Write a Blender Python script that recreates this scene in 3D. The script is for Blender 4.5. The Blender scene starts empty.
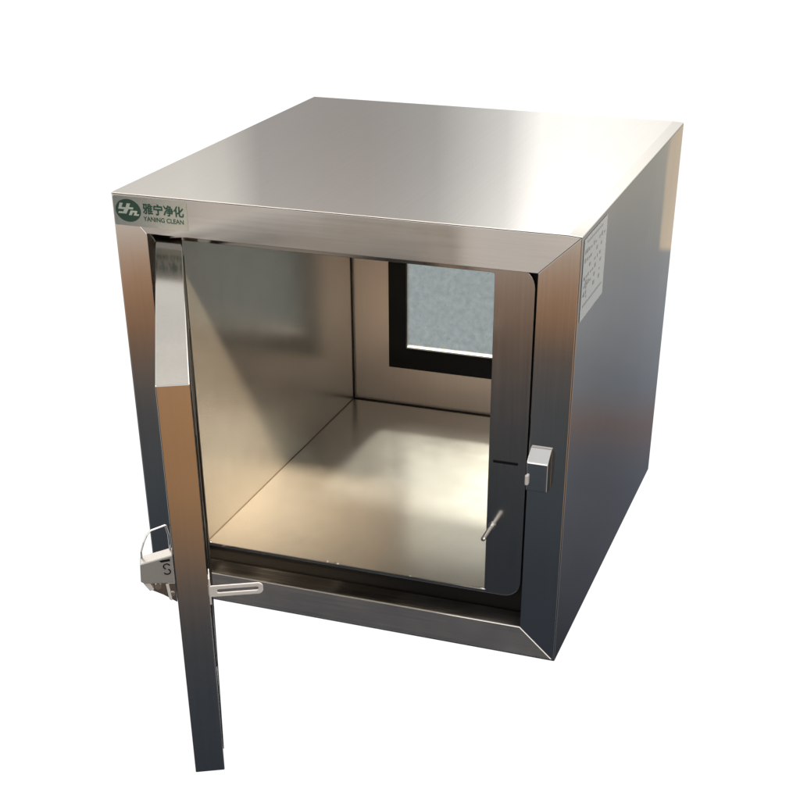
import bpy, bmesh, math, random
from mathutils import Vector, Matrix
random.seed(7)
S = bpy.context.scene
C = S.collection
R = math.radians

# ------------------------------------------------------------------ camera
cam = bpy.data.cameras.new('camera')
cam_ob = bpy.data.objects.new('camera', cam)
C.objects.link(cam_ob)
yaw, pitch, roll = -0.3389, 0.5756, -0.0007
fwd = Vector((math.sin(yaw)*math.cos(pitch), math.cos(yaw)*math.cos(pitch), -math.sin(pitch)))
rgt = fwd.cross(Vector((0, 0, 1))).normalized()
upv = rgt.cross(fwd)
r2 = math.cos(roll)*rgt + math.sin(roll)*upv
u2 = -math.sin(roll)*rgt + math.cos(roll)*upv
cam_ob.matrix_world = Matrix(((r2.x, u2.x, -fwd.x, 1.0878), (r2.y, u2.y, -fwd.y, -1.7926),
                              (r2.z, u2.z, -fwd.z, 1.1578), (0, 0, 0, 1)))
cam.sensor_fit = 'HORIZONTAL'
cam.sensor_width = 36
cam.lens = 36*1373.61/800
cam.shift_x = -7.348/800
cam.shift_y = 274.11/800
cam.clip_start = 0.02
cam.clip_end = 200
S.camera = cam_ob

# ------------------------------------------------------------------ world: added white surround behind, a dim room in front toned for the reflections
S.view_settings.view_transform = 'Standard'
S.view_settings.look = 'None'
S.view_settings.exposure = 0
S.view_settings.gamma = 1
W = bpy.data.worlds.new('World')
S.world = W
W.use_nodes = True
wn, wl = W.node_tree.nodes, W.node_tree.links
wn.clear()
def wnode(t, **k):
    n = wn.new(t)
    for a, b in k.items(): setattr(n, a, b)
    return n
def wmath(op, a, b=None, c=None):
    n = wnode('ShaderNodeMath', operation=op)
    for i, v in enumerate((a, b, c)):
        if v is None: continue
        if isinstance(v, (int, float)): n.inputs[i].default_value = v
        else: wl.new(v, n.inputs[i])
    return n.outputs[0]
def wrange(v, a, b, lo=0.0, hi=1.0, smooth=True):
    n = wnode('ShaderNodeMapRange')
    n.interpolation_type = 'SMOOTHSTEP' if smooth else 'LINEAR'
    wl.new(v, n.inputs['Value'])
    n.inputs['From Min'].default_value = a; n.inputs['From Max'].default_value = b
    n.inputs['To Min'].default_value = lo; n.inputs['To Max'].default_value = hi
    return n.outputs['Result']
def wramp(v, lo, hi, stops):
    """colour ramp over v in [lo, hi]; colours may exceed 1 through the gain"""
    gain = max(max(c) for _, c in stops)
    n = wnode('ShaderNodeValToRGB')
    wl.new(wrange(v, lo, hi, smooth=False), n.inputs[0])
    cr = n.color_ramp
    while len(cr.elements) > 1: cr.elements.remove(cr.elements[-1])
    for i, (p, c) in enumerate(sorted(stops)):
        q = (p-lo)/(hi-lo)
        e = cr.elements[0] if i == 0 else cr.elements.new(q)
        e.position = q
        e.color = (c[0]/gain, c[1]/gain, c[2]/gain, 1)
    m = wnode('ShaderNodeVectorMath', operation='SCALE')
    wl.new(n.outputs[0], m.inputs[0]); m.inputs['Scale'].default_value = gain
    return m.outputs[0]
def wmix(f, a, b):
    n = wnode('ShaderNodeMix', data_type='RGBA')
    wl.new(f, n.inputs['Factor']); wl.new(a, n.inputs['A']); wl.new(b, n.inputs['B'])
    return n.outputs['Result']
tc = wnode('ShaderNodeTexCoord')
sep = wnode('ShaderNodeSeparateXYZ'); wl.new(tc.outputs['Generated'], sep.inputs[0])
X, Y, Z = sep.outputs
EL = wmath('MULTIPLY', wmath('ARCSINE', Z), 180/math.pi)
AZ = wmath('MULTIPLY', wmath('ARCTAN2', X, Y), 180/math.pi)           # 0 = straight behind the box, + = to its right
AF = wmath('MULTIPLY', wmath('ARCTAN2', wmath('MULTIPLY', X, -1), wmath('MULTIPLY', Y, -1)), 180/math.pi)  # 0 = straight in front
nz = wnode('ShaderNodeTexNoise'); wl.new(tc.outputs['Generated'], nz.inputs['Vector'])
nz.inputs['Scale'].default_value = 9; nz.inputs['Detail'].default_value = 4; nz.inputs['Roughness'].default_value = .55
nz2 = wnode('ShaderNodeTexNoise'); wl.new(tc.outputs['Generated'], nz2.inputs['Vector'])
nz2.inputs['Scale'].default_value = 17; nz2.inputs['Detail'].default_value = 3
ELN = wmath('ADD', EL, wmath('MULTIPLY', wmath('SUBTRACT', nz.outputs['Fac'], .5), 5.0))     # ragged heights of the things in the room
CLUTTER = wmath('ADD', .55, wmath('MULTIPLY', nz2.outputs['Fac'], .9))
def wscale(c, f):
    n = wnode('ShaderNodeVectorMath', operation='SCALE'); wl.new(c, n.inputs[0]); wl.new(f, n.inputs['Scale']); return n.outputs[0]
g = lambda v: (v, v, v)
# behind, below the horizon: added white, tones at right for the side panel's reflection
back_white = wramp(EL, -90, 90, [(-90, g(.9)), (-60, g(1.06)), (90, g(1.06))])
right_tones = wramp(ELN, -90, 90, [(-90, (.25, .26, .29)), (-36, (.27, .29, .35)), (-33, (.30, .33, .41)), (-28, (.65, .70, .85)), (-24.5, (.92, 1.0, 1.2)),
                                 (-22.3, (1.45, 1.2, 1.2)), (-20.5, (1.55, 1.7, 1.95)), (-17, (2.4, 2.55, 2.75)), (-13.5, (3.4, 3.4, 3.2)), (-10, (4.2, 4.1, 3.6)), (0, g(2.0)), (90, g(1.2))])
post = wnode('ShaderNodeCombineColor'); [setattr(i, 'default_value', v) for i, v in zip(post.inputs, (5.8, 4.9, 3.8))]
in_post = wmath('MULTIPLY', wrange(AZ, 9.1, 8.98), wrange(EL, -15.7, -15.4))
farright = wramp(EL, -90, 90, [(-90, g(.35)), (-40, g(.42)), (-20, (.60, .63, .62)), (0, g(.8)), (90, g(.9))])
back_low = wmix(wrange(AZ, 1.0, 8.6), back_white, wmix(in_post, wmix(wrange(AZ, 14, 24), right_tones, farright), post.outputs[0]))
# behind, above the horizon: wall panels and tall windows
back_mid = wramp(AZ, -180, 180, [(-180, g(.6)), (-60, g(1.4)), (-26.9, (2.6, 2.55, 2.4)), (-26.2, (1.55, 1.50, 1.45)), (-21.5, (1.38, 1.29, 1.23)),
                                 (-18.5, (1.5, 1.47, 1.43)), (-15.5, (2.8, 2.8, 2.75)), (-14.3, (4.0, 4.0, 3.9)), (-13.9, (4.9, 4.9, 4.75)),
                                 (-11, (4.6, 4.55, 4.4)), (-8.5, (4.1, 4.0, 3.8)), (-4, (2.3, 2.3, 2.25)), (5, (2.2, 2.2, 2.2)), (40, g(.8)), (180, g(.6))])
high = wramp(EL, -90, 90, [(-90, g(2.6)), (22, g(2.0)), (28, (6.5, 5.7, 5.0)), (44, (6.0, 5.3, 4.7)), (60, g(.8)), (90, g(.6))])  # band raised to brighten the chamber floor through the rear window
back_up = wmix(wrange(EL, 23, 28), wscale(back_mid, wrange(EL, 15.5, 17.5, 1.0, .52)), high)
back = wmix(wrange(EL, -2, 6), back_low, back_up)
# in front: the room the box faces
def froom(sh):
    return wramp(ELN, -90, 90, [(-90, (.03, .035, .045)), (-38, (.035, .042, .055)), (-30+sh, (.045, .055, .070)), (-26+sh, (.062, .075, .088)),
        (-23.5+sh, (.085, .092, .10)), (-21.4+sh, (.12, .115, .115)), (-20+sh, (.20, .14, .10)), (-18.8+sh, (.42, .225, .12)), (-17.3+sh, (.48, .30, .19)), (-16.2+sh, (.62, .52, .44)),
        (-14.5, (.72, .66, .60)), (-11, (.85, .81, .76)), (0, (.95, .92, .88)), (20, (.95, .93, .90)), (90, g(.7))])
front_c = froom(.9)
front_d = wramp(ELN, -90, 90, [(-90, (.03, .035, .045)), (-38, (.04, .05, .065)), (-33, (.045, .056, .07)), (-30, (.07, .078, .088)),
    (-28.2, (.15, .125, .11)), (-26, (.42, .235, .115)), (-22, (.52, .28, .13)), (-19, (.56, .32, .17)), (-16, (.62, .48, .36)), (-10, (.8, .74, .68)), (20, (.95, .93, .90)), (90, g(.7))])
front_boost = wramp(EL, -90, 90, [(-90, g(1)), (-14.6, g(1)), (-12, g(1.75)), (25, g(1.8)), (50, g(1)), (90, g(1))])  # upper front boosted on one side to brighten the top rail
vm = wnode('ShaderNodeVectorMath', operation='MULTIPLY'); wl.new(front_c, vm.inputs[0]); wl.new(front_boost, vm.inputs[1])
front_c = wmix(wrange(AF, 30, 12), front_c, vm.outputs[0])
front = wscale(wmix(wrange(AF, -24, -17), front_d, front_c), CLUTTER)
behind = wrange(wmath('ABSOLUTE', AZ), 110, 90)
col = wmix(behind, front, back)
bg = wnode('ShaderNodeBackground')
wl.new(col, bg.inputs['Color']); bg.inputs['Strength'].default_value = 1.0
wo = wnode('ShaderNodeOutputWorld'); wl.new(bg.outputs[0], wo.inputs['Surface'])

# a warm work lamp in front of the box, above and to the right of the camera, shining into the chamber
lamp = bpy.data.lights.new('work_lamp', 'SPOT'); lamp.shadow_soft_size = .21
lamp.energy = 4700; lamp.color = (1.0, .80, .56); lamp.spot_size = R(7.8); lamp.spot_blend = 1.0
lamp_ob = bpy.data.objects.new('work_lamp', lamp); C.objects.link(lamp_ob)
aim = Vector((.10, .20, .10))
lamp_ob.location = aim + 3.2*Vector((.53*.63, -.85*.63, .777)).normalized()
lamp_ob.rotation_euler = (aim-lamp_ob.location).to_track_quat('-Z', 'Y').to_euler()

# daylight from behind, coming in through the rear window
sky_l = bpy.data.lights.new('rear_daylight', 'SPOT'); sky_l.shadow_soft_size = .12
sky_l.energy = 13000; sky_l.color = (1.0, .84, .72); sky_l.spot_size = R(12); sky_l.spot_blend = .6
sky_ob = bpy.data.objects.new('rear_daylight', sky_l); C.objects.link(sky_ob)
aim = Vector((.35, .73, .33))
sky_ob.location = aim + 3.2*Vector((-.02*.78, .99*.78, .625))
sky_ob.rotation_euler = (aim-sky_ob.location).to_track_quat('-Z', 'Y').to_euler()

S.render.engine = 'CYCLES'
S.cycles.max_bounces = 16
S.cycles.glossy_bounces = 10
S.cycles.transmission_bounces = 10
S.cycles.sample_clamp_indirect = 6

# ------------------------------------------------------------------ materials
def new_mat(name):
    m = bpy.data.materials.new(name); m.use_nodes = True
    return m, m.node_tree.nodes, m.node_tree.links, m.node_tree.nodes['Principled BSDF']

def steel(name, base=(.62, .60, .575), rough=.17, aniso=0.0, tangent=None, grain=(1, 1, 1), tint=.3, smudge=.06, wave=.0, metal=1.0, bump=.018):
    """brushed stainless steel; grain = noise scale per axis (small along the brushing)"""
    m, N, L, P = new_mat(name)
    P.inputs['Metallic'].default_value = metal
    P.inputs['Specular Tint'].default_value = (tint, tint, tint, 1)
    t = N.new('ShaderNodeTexCoord')
    mp = N.new('ShaderNodeMapping'); L.new(t.outputs['Object'], mp.inputs['Vector'])
    mp.inputs['Scale'].default_value = grain
    n1 = N.new('ShaderNodeTexNoise'); n1.inputs['Scale'].default_value = 1; n1.inputs['Detail'].default_value = 3
    L.new(mp.outputs[0], n1.inputs['Vector'])
    n2 = N.new('ShaderNodeTexNoise'); n2.inputs['Scale'].default_value = 9; n2.inputs['Detail'].default_value = 5
    n2.inputs['Roughness'].default_value = .6
    L.new(t.outputs['Object'], n2.inputs['Vector'])
    # roughness = rough + brushing + smudges
    a = N.new('ShaderNodeMath'); a.operation = 'MULTIPLY_ADD'
    L.new(n1.outputs['Fac'], a.inputs[0]); a.inputs[1].default_value = .06; a.inputs[2].default_value = rough - .03 - smudge*.5
    b = N.new('ShaderNodeMath'); b.operation = 'MULTIPLY_ADD'
    L.new(n2.outputs['Fac'], b.inputs[0]); b.inputs[1].default_value = smudge; L.new(a.outputs[0], b.inputs[2])
    L.new(b.outputs[0], P.inputs['Roughness'])
    # slight grain in the colour of the metal
    mx = N.new('ShaderNodeMix'); mx.data_type = 'RGBA'
    L.new(n1.outputs['Fac'], mx.inputs['Factor'])
    mx.inputs['A'].default_value = (*[c*.965 for c in base], 1); mx.inputs['B'].default_value = (*[min(1, c*1.03) for c in base], 1)
    L.new(mx.outputs['Result'], P.inputs['Base Color'])
    bp = N.new('ShaderNodeBump'); bp.inputs['Strength'].default_value = bump; bp.inputs['Distance'].default_value = .001
    L.new(n1.outputs['Fac'], bp.inputs['Height'])
    out = bp
    if wave:
        n3 = N.new('ShaderNodeTexNoise'); n3.inputs['Scale'].default_value = 5; n3.inputs['Detail'].default_value = 1
        L.new(t.outputs['Object'], n3.inputs['Vector'])
        b2 = N.new('ShaderNodeBump'); b2.inputs['Strength'].default_value = wave; b2.inputs['Distance'].default_value = .02
        L.new(n3.outputs['Fac'], b2.inputs['Height']); L.new(bp.outputs[0], b2.inputs['Normal'])
        out = b2
    L.new(out.outputs[0], P.inputs['Normal'])
    if aniso:
        P.inputs['Anisotropic'].default_value = aniso
        cv = N.new('ShaderNodeCombineXYZ')
        for i in range(3): cv.inputs[i].default_value = tangent[i]
        L.new(cv.outputs[0], P.inputs['Tangent'])
    return m

def plain(name, col, rough, noise=.1, scale=60, spec=.5, metal=0.0):
    m, N, L, P = new_mat(name)
    t = N.new('ShaderNodeTexCoord')
    n = N.new('ShaderNodeTexNoise'); n.inputs['Scale'].default_value = scale; n.inputs['Detail'].default_value = 4
    L.new(t.outputs['Object'], n.inputs['Vector'])
    mx = N.new('ShaderNodeMix'); mx.data_type = 'RGBA'
    L.new(n.outputs['Fac'], mx.inputs['Factor'])
    mx.inputs['A'].default_value = (*[c*(1-noise) for c in col], 1); mx.inputs['B'].default_value = (*[min(1, c*(1+noise)) for c in col], 1)
    L.new(mx.outputs['Result'], P.inputs['Base Color'])
    P.inputs['Roughness'].default_value = rough
    P.inputs['Specular IOR Level'].default_value = spec
    P.inputs['Metallic'].default_value = metal
    return m

XB, YB, ZB = (5, 230, 230), (230, 5, 230), (230, 230, 5)      # brushing along x, y, z
M_top = steel('steel_brushed_deep', rough=.04, grain=YB, smudge=.03, bump=.004, wave=.008)
M_side = steel('steel_side', rough=.03, grain=ZB, tint=.12, smudge=.012, bump=.003, wave=.02)  # steel copy with edge reflection lowered so the side looks darker
M_rail = steel('steel_rail', rough=.21, wave=.09, aniso=.75, tangent=(0, 0, 1), grain=XB, smudge=.1)
M_stile = steel('steel_stile', rough=.10, aniso=.6, tangent=(1, 0, 0), grain=ZB, smudge=.08)
M_seat = steel('steel_seat', rough=.13, grain=ZB, base=(.44, .42, .40))
M_rear = steel('steel_rear_door', metal=.8, rough=.3, grain=ZB, base=(.70, .61, .55), smudge=.08)
M_chamber = steel('steel_chamber', metal=.8, bump=.004, rough=.24, grain=(30, 30, 30), base=(.60, .57, .52), smudge=.1, wave=.05)
M_door = steel('steel_door', rough=.11, grain=ZB)
M_bright = steel('steel_polished', rough=.12, grain=(80, 80, 80), base=(.72, .71, .70), tint=.8)
M_gasket_gap = plain('rubber_and_gap_black', (.004, .0035, .003), .6, spec=.15)  # black of the rubber, also the dark of mouth gap and sill
M_seam = plain('seam_dark', (.06, .042, .028), .7)  # plain dark brown of the chamber floor seams
M_black = plain('black_print_and_recess', (.003, .0032, .004), .5, spec=.15)  # black print, also the dark inside of slot and recesses
M_label = plain('label_paper', (.19, .205, .205), .5, .06, 90)
M_foil = plain('sticker_foil', (.145, .16, .16), .4, .06, 120)
M_green = plain('green_ink', (.003, .026, .016), .4)
M_ink = plain('grey_ink', (.075, .08, .085), .5)
M_cast = steel('cast_zinc', base=(.36, .36, .355), rough=.33, grain=(90, 90, 90), tint=.6, metal=.6)
M_zinc = steel('zinc_plate', base=(.70, .69, .67), rough=.42, grain=(90, 90, 90), tint=.9, metal=.55)
M_pale = plain('pale_ink', (.24, .28, .26), .4)

def glass_mat():
    m, N, L, P = new_mat('filmed_glass')
    t = N.new('ShaderNodeTexCoord')
    n = N.new('ShaderNodeTexNoise'); n.inputs['Scale'].default_value = 95; n.inputs['Detail'].default_value = 6; n.inputs['Roughness'].default_value = .65
    L.new(t.outputs['Object'], n.inputs['Vector'])
    cr = N.new('ShaderNodeValToRGB')
    cr.color_ramp.elements[0].position = .3; cr.color_ramp.elements[0].color = (.385, .425, .43, 1)
    cr.color_ramp.elements[1].position = .7; cr.color_ramp.elements[1].color = (.50, .54, .54, 1)
    L.new(n.outputs['Fac'], cr.inputs[0])
    sp = N.new('ShaderNodeTexNoise'); sp.inputs['Scale'].default_value = 150; sp.inputs['Detail'].default_value = 2
    L.new(t.outputs['Object'], sp.inputs['Vector'])
    sr = N.new('ShaderNodeMapRange'); L.new(sp.outputs['Fac'], sr.inputs['Value'])
    sr.inputs['From Min'].default_value = .66; sr.inputs['From Max'].default_value = .74; sr.inputs['To Max'].default_value = .55
    sm = N.new('ShaderNodeMix'); sm.data_type = 'RGBA'; L.new(sr.outputs[0], sm.inputs['Factor'])
    L.new(cr.outputs[0], sm.inputs['A']); sm.inputs['B'].default_value = (.22, .27, .30, 1)
    L.new(sm.outputs['Result'], P.inputs['Base Color'])
    P.inputs['Transmission Weight'].default_value = .9
    P.inputs['IOR'].default_value = 1.12
    P.inputs['Roughness'].default_value = .22
    bp = N.new('ShaderNodeBump'); bp.inputs['Strength'].default_value = .25; bp.inputs['Distance'].default_value = .002
    L.new(n.outputs['Fac'], bp.inputs['Height']); L.new(bp.outputs[0], P.inputs['Normal'])
    tr = N.new('ShaderNodeBsdfTransparent'); L.new(sm.outputs['Result'], tr.inputs['Color'])
    ms = N.new('ShaderNodeMixShader'); ms.inputs[0].default_value = .5
    L.new(P.outputs[0], ms.inputs[1]); L.new(tr.outputs[0], ms.inputs[2])
    L.new(ms.outputs[0], N['Material Output'].inputs['Surface'])
    return m
M_glass = glass_mat()

# ------------------------------------------------------------------ mesh helpers
def finish(name, bm, mat, parent, bevel=0.0, seg=2, smooth=False, label=None):
    bmesh.ops.recalc_face_normals(bm, faces=bm.faces)
    if bevel:
        es = [e for e in bm.edges if len(e.link_faces) == 2 and e.calc_face_angle(0) > R(25)]
        bmesh.ops.bevel(bm, geom=es, offset=bevel, segments=seg, affect='EDGES', profile=.5, clamp_overlap=True)
    me = bpy.data.meshes.new(name)
    bm.to_mesh(me); bm.free()
    if smooth:
        for p in me.polygons: p.use_smooth = True
        me.set_sharp_from_angle(angle=R(35))
    me.materials.append(mat)
    o = bpy.data.objects.new(name, me)
    C.objects.link(o)
    o.parent = parent
    if label: o['label'] = label
    return o
def place(a, b, axis, d):
    return {'x': (d, a, b), 'y': (a, d, b), 'z': (a, b, d)}[axis]
def prism(bm, pts, axis, d0, d1):
    """polygon pts (two remaining axes in order) extruded along axis"""
    lo = [bm.verts.new(place(a, b, axis, d0)) for a, b in pts]
    hi = [bm.verts.new(place(a, b, axis, d1)) for a, b in pts]
    bm.faces.new(lo); bm.faces.new(hi[::-1])
    n = len(pts)
    for i in range(n):
        bm.faces.new((lo[i], lo[(i+1) % n], hi[(i+1) % n], hi[i]))
def box(bm, x0, x1, y0, y1, z0, z1):
    prism(bm, [(x0, z0), (x1, z0), (x1, z1), (x0, z1)], 'y', y0, y1)
def rrect(x0, x1, z0, z1, r, n=8):
    out = []
    for cx, cz, a0 in ((x1-r, z1-r, 0), (x0+r, z1-r, 90), (x0+r, z0+r, 180), (x1-r, z0+r, 270)):
        for k in range(n+1):
            a = R(a0+90*k/n)
            out.append((cx+r*math.cos(a), cz+r*math.sin(a)))
    return out
def ring(bm, outer, inner, axis, d0, d1):
    n = len(outer)
    v = [[bm.verts.new(place(a, b, axis, d)) for a, b in loop] for loop in (outer, inner) for d in (d0, d1)]
    o0, o1, i0, i1 = v
    for k in range(n):
        j = (k+1) % n
        bm.faces.new((o0[k], o0[j], i0[j], i0[k])); bm.faces.new((o1[k], o1[j], i1[j], i1[k]))
        bm.faces.new((o0[k], o0[j], o1[j], o1[k])); bm.faces.new((i0[k], i0[j], i1[j], i1[k]))
def rect(x0, x1, z0, z1): return [(x0, z0), (x1, z0), (x1, z1), (x0, z1)]
def tube(bm, p, q, r, n=14, r2=None):
    p, q = Vector(p), Vector(q)
    d = (q-p).normalized()
    a = d.orthogonal().normalized(); b = d.cross(a)
    rr = (r, r if r2 is None else r2)
    L = [[bm.verts.new(c + rad*(math.cos(2*math.pi*k/n)*a + math.sin(2*math.pi*k/n)*b)) for k in range(n)] for c, rad in ((p, rr[0]), (q, rr[1]))]
    for k in range(n):
        j = (k+1) % n
        bm.faces.new((L[0][k], L[0][j], L[1][j], L[1][k]))
    bm.faces.new(L[0][::-1]); bm.faces.new(L[1])
def text_bm(s, x0, x1, z0, z1, y, bold=0.0, depth=.0002, shear=0.0):
    """lettering fitted to a box on a plane facing -y"""
    cu = bpy.data.curves.new('lettering', 'FONT'); cu.body = s; cu.size = 1; cu.offset = bold; cu.shear = shear
    cu.resolution_u = 3
    ob = bpy.data.objects.new('lettering', cu); C.objects.link(ob)
    bpy.context.view_layer.update()
    me = bpy.data.meshes.new_from_object(ob.evaluated_get(bpy.context.evaluated_depsgraph_get()))
    bpy.data.objects.remove(ob); bpy.data.curves.remove(cu)
    xs = [v.co.x for v in me.vertices]; ys = [v.co.y for v in me.vertices]
    ax, bx, ay, by = min(xs), max(xs), min(ys), max(ys)
    for v in me.vertices:
        v.co = (x0+(v.co.x-ax)/(bx-ax)*(x1-x0), y, z0+(v.co.y-ay)/(by-ay)*(z1-z0))
    bm = bmesh.new(); bm.from_mesh(me); bpy.data.meshes.remove(me)
    r = bmesh.ops.extrude_face_region(bm, geom=bm.faces[:])
    bmesh.ops.translate(bm, verts=[e for e in r['geom'] if isinstance(e, bmesh.types.BMVert)], vec=(0, -depth, 0))
    return bm

# ------------------------------------------------------------------ the pass box
BW, BD, BH = .70, .7654, .660            # outer size
OX0, OX1, OZ0, OZ1 = .0525, .642, .0525, .605   # front opening
CX0, CX1, CZ0, CZ1 = .0835, .571, .085, .588    # chamber
root = bpy.data.objects.new('pass_box', None)
root.empty_display_size = .1
C.objects.link(root)
root['label'] = 'brushed stainless steel pass through box with its front door hanging open'
root['category'] = 'pass box'

T = .0015
# outer sheets
bm = bmesh.new()
prism(bm, [(0, BH-T), (0, BH), (.681, BH), (BW, BH-.0013), (BW, BH-.0013-T), (.681, BH-T)], 'y', -.0007, BD)
finish('top_panel', bm, M_top, root, .0007, 3)
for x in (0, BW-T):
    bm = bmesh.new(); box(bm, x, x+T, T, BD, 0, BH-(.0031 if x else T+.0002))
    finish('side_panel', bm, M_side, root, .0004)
bm = bmesh.new(); box(bm, T+.0002, BW-T-.0002, T, BD, 0, T); finish('bottom_panel', bm, M_side, root)
# front frame: two rails and two stiles, mitred
L0, L1, H0, H1, HL = T+.0002, BW-T-.0002, T+.0002, BH-.0030, BH-T-.0002
FD = .046
gp = .0002
bm = bmesh.new(); prism(bm, [(L0, HL), (.6805, HL), (L1, H1), (OX1, OZ1), (OX0, OZ1)], 'y', 0, FD); finish('top_rail', bm, M_rail, root, .0006)
bm = bmesh.new(); prism(bm, [(L0, H0), (L1, H0), (OX1, OZ0), (OX0, OZ0)], 'y', 0, FD); finish('bottom_rail', bm, M_rail, root, .0018)
bm = bmesh.new(); prism(bm, [(L1, H0+gp), (L1, H1-gp), (OX1, OZ1-gp), (OX1, OZ0+gp)], 'y', .0003, FD); finish('stile', bm, M_stile, root, .0008)
bm = bmesh.new(); prism(bm, [(L0, H0+gp), (L0, HL-gp), (OX0, OZ1-gp), (OX0, OZ0+gp)], 'y', .0003, FD); finish('stile', bm, M_stile, root, .0008)
# door seat: rounded plate round the chamber mouth, with the interlock slot and pin
bm = bmesh.new()
ring(bm, rrect(.0595, .6295, .0800, .5985, .028), rrect(CX0, CX1, CZ0, CZ1, .004), 'y', .04, .0415)
seat = finish('door_seat', bm, M_seat, root, .0005)
bm = bmesh.new(); prism(bm, rrect(.578, .617, .3045, .3085, .0019, 4), 'y', .0393, .0402); finish('latch_slot', bm, M_black, seat)  # black pill laid on the plate for the slot's dark inside
bm = bmesh.new()
tube(bm, (.58, .041, .199), (.58, -.008, .199), .0036); tube(bm, (.58, -.008, .199), (.58, -.0105, .199), .0036, r2=.0022)
tube(bm, (.58, .0399, .199), (.58, .0375, .199), .0062)
finish('interlock_pin', bm, M_bright, seat, smooth=True)
bm = bmesh.new(); ring(bm, rect(OX0-.001, OX1+.001, OZ0-.001, OZ1+.001), rect(.076, .62, .0815, .5965), 'y', .0475, .058)
finish('mouth_gap_dark', bm, M_gasket_gap, root)  # black ring behind the door gap, standing in for its deep shade
# chamber
bm = bmesh.new(); ring(bm, rect(CX0-T, CX1+T, CZ0-T, CZ1+T), rect(CX0, CX1, CZ0, CZ1), 'y', .0417, .7200); chamber = finish('chamber', bm, M_chamber, root)
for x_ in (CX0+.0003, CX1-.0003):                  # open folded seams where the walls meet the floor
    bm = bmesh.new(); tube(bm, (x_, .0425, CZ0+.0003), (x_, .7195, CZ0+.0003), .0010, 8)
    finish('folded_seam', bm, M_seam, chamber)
for x_, r_ in ((.0868, .0035), (.30, .0022), (.318, .003), (.445, .002), (.5685, .0042)):   # blobs of weld along the front lip
    bm = bmesh.new()
    bmesh.ops.create_icosphere(bm, subdivisions=2, radius=r_, matrix=Matrix.Translation((x_, .0425, CZ0+.0004)) @ Matrix.Diagonal((1.8, .8, .5, 1)))
    finish('weld_spot', bm, M_bright, chamber, smooth=True)
bm = bmesh.new(); ring(bm, rect(CX0-.02, CX1+.02, CZ0-.02, CZ1+.02), rect(CX0+.0008, CX1-.0008, CZ0+.0008, CZ1-.0008), 'y', .7203, .728)
finish('rear_gasket', bm, M_gasket_gap, root)
# rear frame and closed rear door
bm = bmesh.new(); ring(bm, rect(L0, L1, H0, H1), rect(OX0, OX1, OZ0, OZ1), 'y', .729, BD-.0002); finish('rear_frame', bm, M_stile, root)
WX0, WX1, WZ0, WZ1 = .198, .502, .205, .457
bm = bmesh.new(); ring(bm, rect(.056, .6385, .056, .6015), rect(WX0-.008, WX1+.008, WZ0-.008, WZ1+.008), 'y', .7285, .7645)
rear = finish('rear_door', bm, M_rear, root)
bm = bmesh.new(); ring(bm, rect(.161, .539, .162, .50), rect(WX0, WX1, WZ0, WZ1), 'y', .7255, .7284); finish('window_frame', bm, M_black, rear, .0006)
bm = bmesh.new(); ring(bm, rect(WX0-.0078, WX1+.0078, WZ0-.0078, WZ1+.0078), rect(WX0, WX1, WZ0, WZ1), 'y', .7286, .7328); finish('sill_lining', bm, M_gasket_gap, rear)  # black lining added to hide the brightly lit sill
bm = bmesh.new(); box(bm, WX0-.0075, WX1+.0075, .733, .738, WZ0-.0075, WZ1+.0075); finish('window_pane', bm, M_glass, rear)
# striker on the right stile
bm = bmesh.new()
prism(bm, [(0, .357), (-.003, .357), (-.021, .3425), (-.0225, .3405), (-.0215, .297), (-.0005, .292), (0, .30)], 'x', .6455, .6765)
finish('latch_striker', bm, M_bright, root, .001)
bm = bmesh.new(); box(bm, .6445, .6497, -.0262, -.0205, .306, .322)
finish('striker_glint', bm, M_zinc, root, .0015)  # small bright block put on the striker's left for its glint

# ------------------------------------------------------------------ front door, swung open
ux, uy = math.cos(R(-61.9)), math.sin(R(-61.9))
LEN, TH = .592, .038
door_bm = bmesh.new()
ring(door_bm, rect(0, LEN, .067, .600), rect(.135, LEN-.135, .20, .462), 'y', 0, TH)
door = finish('door', door_bm, M_door, root, .0012, label='steel door swung out on its left hinges')
door.location = (.3456-ux*LEN, -.5235-uy*LEN, 0)
door.rotation_euler = (0, 0, R(-61.9))
bm = bmesh.new(); ring(bm, rrect(.022, LEN-.016, .085, .582, .01, 4), rrect(.034, LEN-.028, .097, .570, .006, 4), 'y', TH+.0002, TH+.0012)
finish('door_gasket', bm, M_gasket_gap, door)
bm = bmesh.new(); ring(bm, rect(.10, LEN-.10, .165, .497), rect(.138, LEN-.138, .203, .459), 'y', TH+.0002, TH+.0012); finish('window_frame', bm, M_black, door)
bm = bmesh.new(); box(bm, .1355, LEN-.1355, .016, .021, .2005, .4615); finish('window_pane', bm, M_glass, door)
for z in (.13, .50):
    bm = bmesh.new()
    tube(bm, (-.004, TH*.5, z), (-.004, TH*.5, z+.06), .0045); box(bm, -.003, .0, TH*.5-.004, TH*.5+.004, z+.004, z+.056)
    finish('hinge', bm, M_bright, door, smooth=True)
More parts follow.
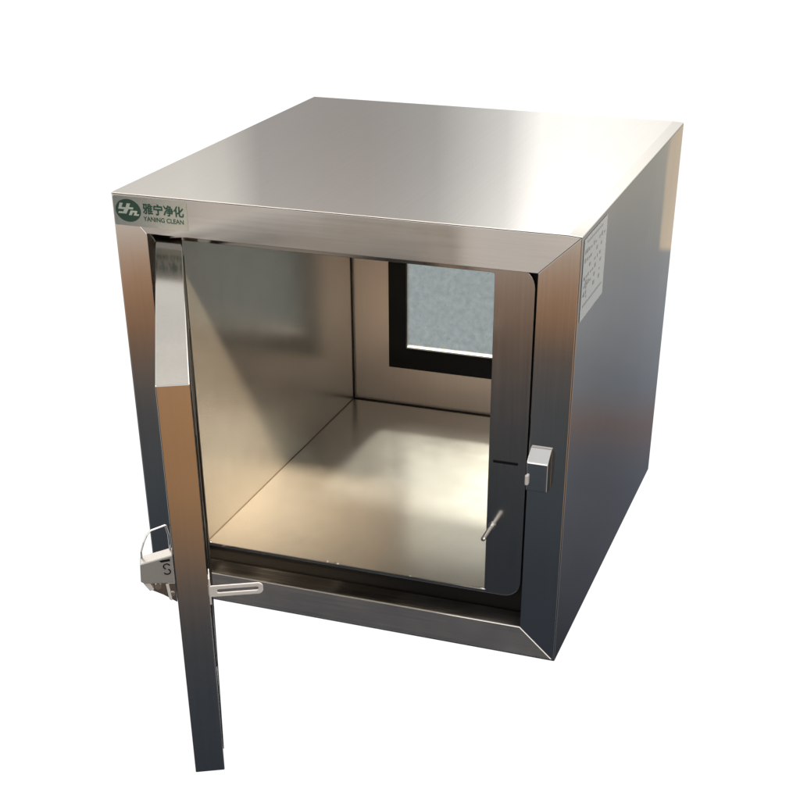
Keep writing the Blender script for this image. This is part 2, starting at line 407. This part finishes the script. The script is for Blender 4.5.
# latch handle on the outer face by the free edge (local -y is outward)
def hp(s, n, z): return (LEN+s, n, z)
bm = bmesh.new()
def hexa(bm, v):
    vs = [bm.verts.new(p) for p in v]
    for f in ((0, 1, 2, 3), (4, 5, 6, 7), (0, 1, 5, 4), (1, 2, 6, 5), (2, 3, 7, 6), (3, 0, 4, 7)): bm.faces.new([vs[i] for i in f])
prism(bm, [(-.0005, .390), (-.0395, .3805), (-.041, .3565), (-.036, .3535), (-.0005, .352)], 'x', LEN-.020, LEN+.001)
handle = finish('latch_handle', bm, M_cast, door, .0012, label='grey latch handle on the outer face of the open door')
bm = bmesh.new()                                  # dark body under the cap, stepped towards the door
prism(bm, [(-.0005, .3518), (-.036, .3533), (-.030, .3410), (-.016, .3330), (-.0005, .3215)], 'x', LEN-.018, LEN-.006)
prism(bm, [(-.0005, .3518), (-.010, .3522), (-.0095, .331), (-.0005, .326)], 'x', LEN-.006, LEN-.001)
finish('handle_body', bm, M_seat, handle, .001)
bm = bmesh.new(); tube(bm, hp(-.007, -.0215, .3465), hp(-.0035, -.0215, .3465), .0042, 12); tube(bm, hp(-.004, -.005, .337), hp(.001, -.005, .337), .0028, 12)
finish('rivet', bm, M_bright, handle, smooth=True)
bm = bmesh.new()                                  # shade of recesses in the cap end, put on as black pieces
def arc(cn, cz, r, a0, a1, w, k=9):
    ps = [hp(.0012, cn+r*math.cos(R(a0+(a1-a0)*i/k)), cz+r*.9*math.sin(R(a0+(a1-a0)*i/k))) for i in range(k+1)]
    for p, q in zip(ps, ps[1:]): tube(bm, p, q, w, 6)
arc(-.0085, .3755, .0038, 20, 250, .0008)
arc(-.0085, .3685, .0038, 70, -160, .0008)
prism(bm, [(-.0165, .3835), (-.004, .3855), (-.004, .3825), (-.0145, .3815)], 'x', LEN+.0008, LEN+.0016)
finish('stamped_mark', bm, M_black, handle)
bm = bmesh.new()                                  # bright pivot plates below the cap
prism(bm, [(-.012, .3515), (-.0085, .3515), (-.0060, .3285), (-.0095, .3305)], 'x', LEN-.0055, LEN+.0015)
prism(bm, [(-.0385, .3530), (-.030, .3522), (-.0265, .3435), (-.0315, .3420)], 'x', LEN-.0055, LEN-.0020)
finish('pivot_plate', bm, M_zinc, handle, .0006)
bm = bmesh.new()                                  # wire bail rising behind the plate
pts = [hp(-.014, -.0375, .379), hp(-.014, -.0372, .390), hp(-.014, -.033, .402), hp(-.014, -.0285, .411), hp(-.014, -.0235, .4165), hp(-.014, -.0055, .4225), hp(-.014, -.003, .41), hp(-.014, -.003, .387)]
for p, q in zip(pts, pts[1:]): tube(bm, p, q, .0012, 8)
finish('lever', bm, M_bright, handle, smooth=True)
# slotted keeper strap on the inner side of the free edge
bm = bmesh.new()
ring(bm, rrect(.0365, .104, .3265, .3415, .006, 5), rrect(.048, .0985, .3315, .3365, .0024, 5), 'x', LEN-.006, LEN-.0035)
box(bm, LEN-.030, LEN-.0033, TH+.0002, TH+.0025, .316, .352)
finish('keeper_strap', bm, M_zinc, door, .0005, label='slotted bright steel strap at the free edge of the door')

# ------------------------------------------------------------------ sticker on the upper left corner of the front
bm = bmesh.new(); prism(bm, rrect(.0025, .1215, .6145, .6560, .002, 3), 'y', -.0005, -.0001)
st = finish('sticker', bm, M_foil, root, label='silvery sticker with green oval emblem and lettering')
bm = bmesh.new()
prism(bm, [(.0262+.0207*math.cos(2*math.pi*k/48), .6364+.0162*math.sin(2*math.pi*k/48)) for k in range(48)], 'y', -.0007, -.00052)
emb = finish('emblem', bm, M_green, st)
def ep(u, v): return (.0262+.0207*u, .6364+.0162*v)
bm = bmesh.new()
for poly in ([(-.62, .62), (-.36, .62), (-.50, .26), (-.18, .26), (-.06, .62), (.22, .62), (.10, .30), (.44, .30), (.40, .12), (.04, .12), (-.16, -.30), (-.82, -.30), (-.74, -.14), (-.40, -.14), (-.30, .08), (-.78, .08)],
             [(.02, -.40), (.20, .02), (.74, .02), (.64, -.26), (.86, -.26), (.80, -.40), (.40, -.40), (.50, -.14), (.36, -.14), (.26, -.40)]):
    prism(bm, [ep(a, b) for a, b in poly], 'y', -.0009, -.00072)
finish('emblem_letters', bm, M_pale, emb)
def bold_text(t, x0, x1, z0, z1, w, k):
    bm = bmesh.new()
    for i in range(k):
        a = 2*math.pi*i/k
        part = text_bm(t, x0+w*math.cos(a), x1+w*math.cos(a), z0+w*math.sin(a), z1+w*math.sin(a), -.00052-.00004*i)
        me = bpy.data.meshes.new('lettering'); part.to_mesh(me); part.free(); bm.from_mesh(me); bpy.data.meshes.remove(me)
    return bm
finish('lettering', bold_text('雅宁净化', .0507, .1160, .6337, .6485, .0005, 4), M_green, st)
finish('lettering', bold_text('YANING CLEAN', .0504, .1150, .6237, .6300, .00018, 3), M_green, st)

# ------------------------------------------------------------------ paper label on the right side
bm = bmesh.new(); prism(bm, rrect(.012, .152, .5400, .6515, .002, 3), 'x', BW+.0001, BW+.0006)
lab = finish('paper_label', bm, M_label, root, label='pale printed label on the upper front of the right side')
bm = bmesh.new()
def mark(y, z, w, h):
    prism(bm, [(y, z), (y+w, z), (y+w, z+h), (y, z+h)], 'x', BW+.00062, BW+.0008)
mark(.030, .6435, .095, .0022)
mark(.022, .5575, .118, .0026)
for row in range(6):
    z = .630-row*.0115
    y = .020
    while y < .138:
        w = random.uniform(.004, .011)
        if random.random() < .62: mark(y, z, w, random.choice((.0028, .004, .0055)))
        y += w+random.uniform(.003, .010)
for k in range(7):
    mark(.020+random.uniform(0, .02), .567+k*.0045, random.uniform(.003, .009), .0028)
finish('print', bm, M_ink, lab)
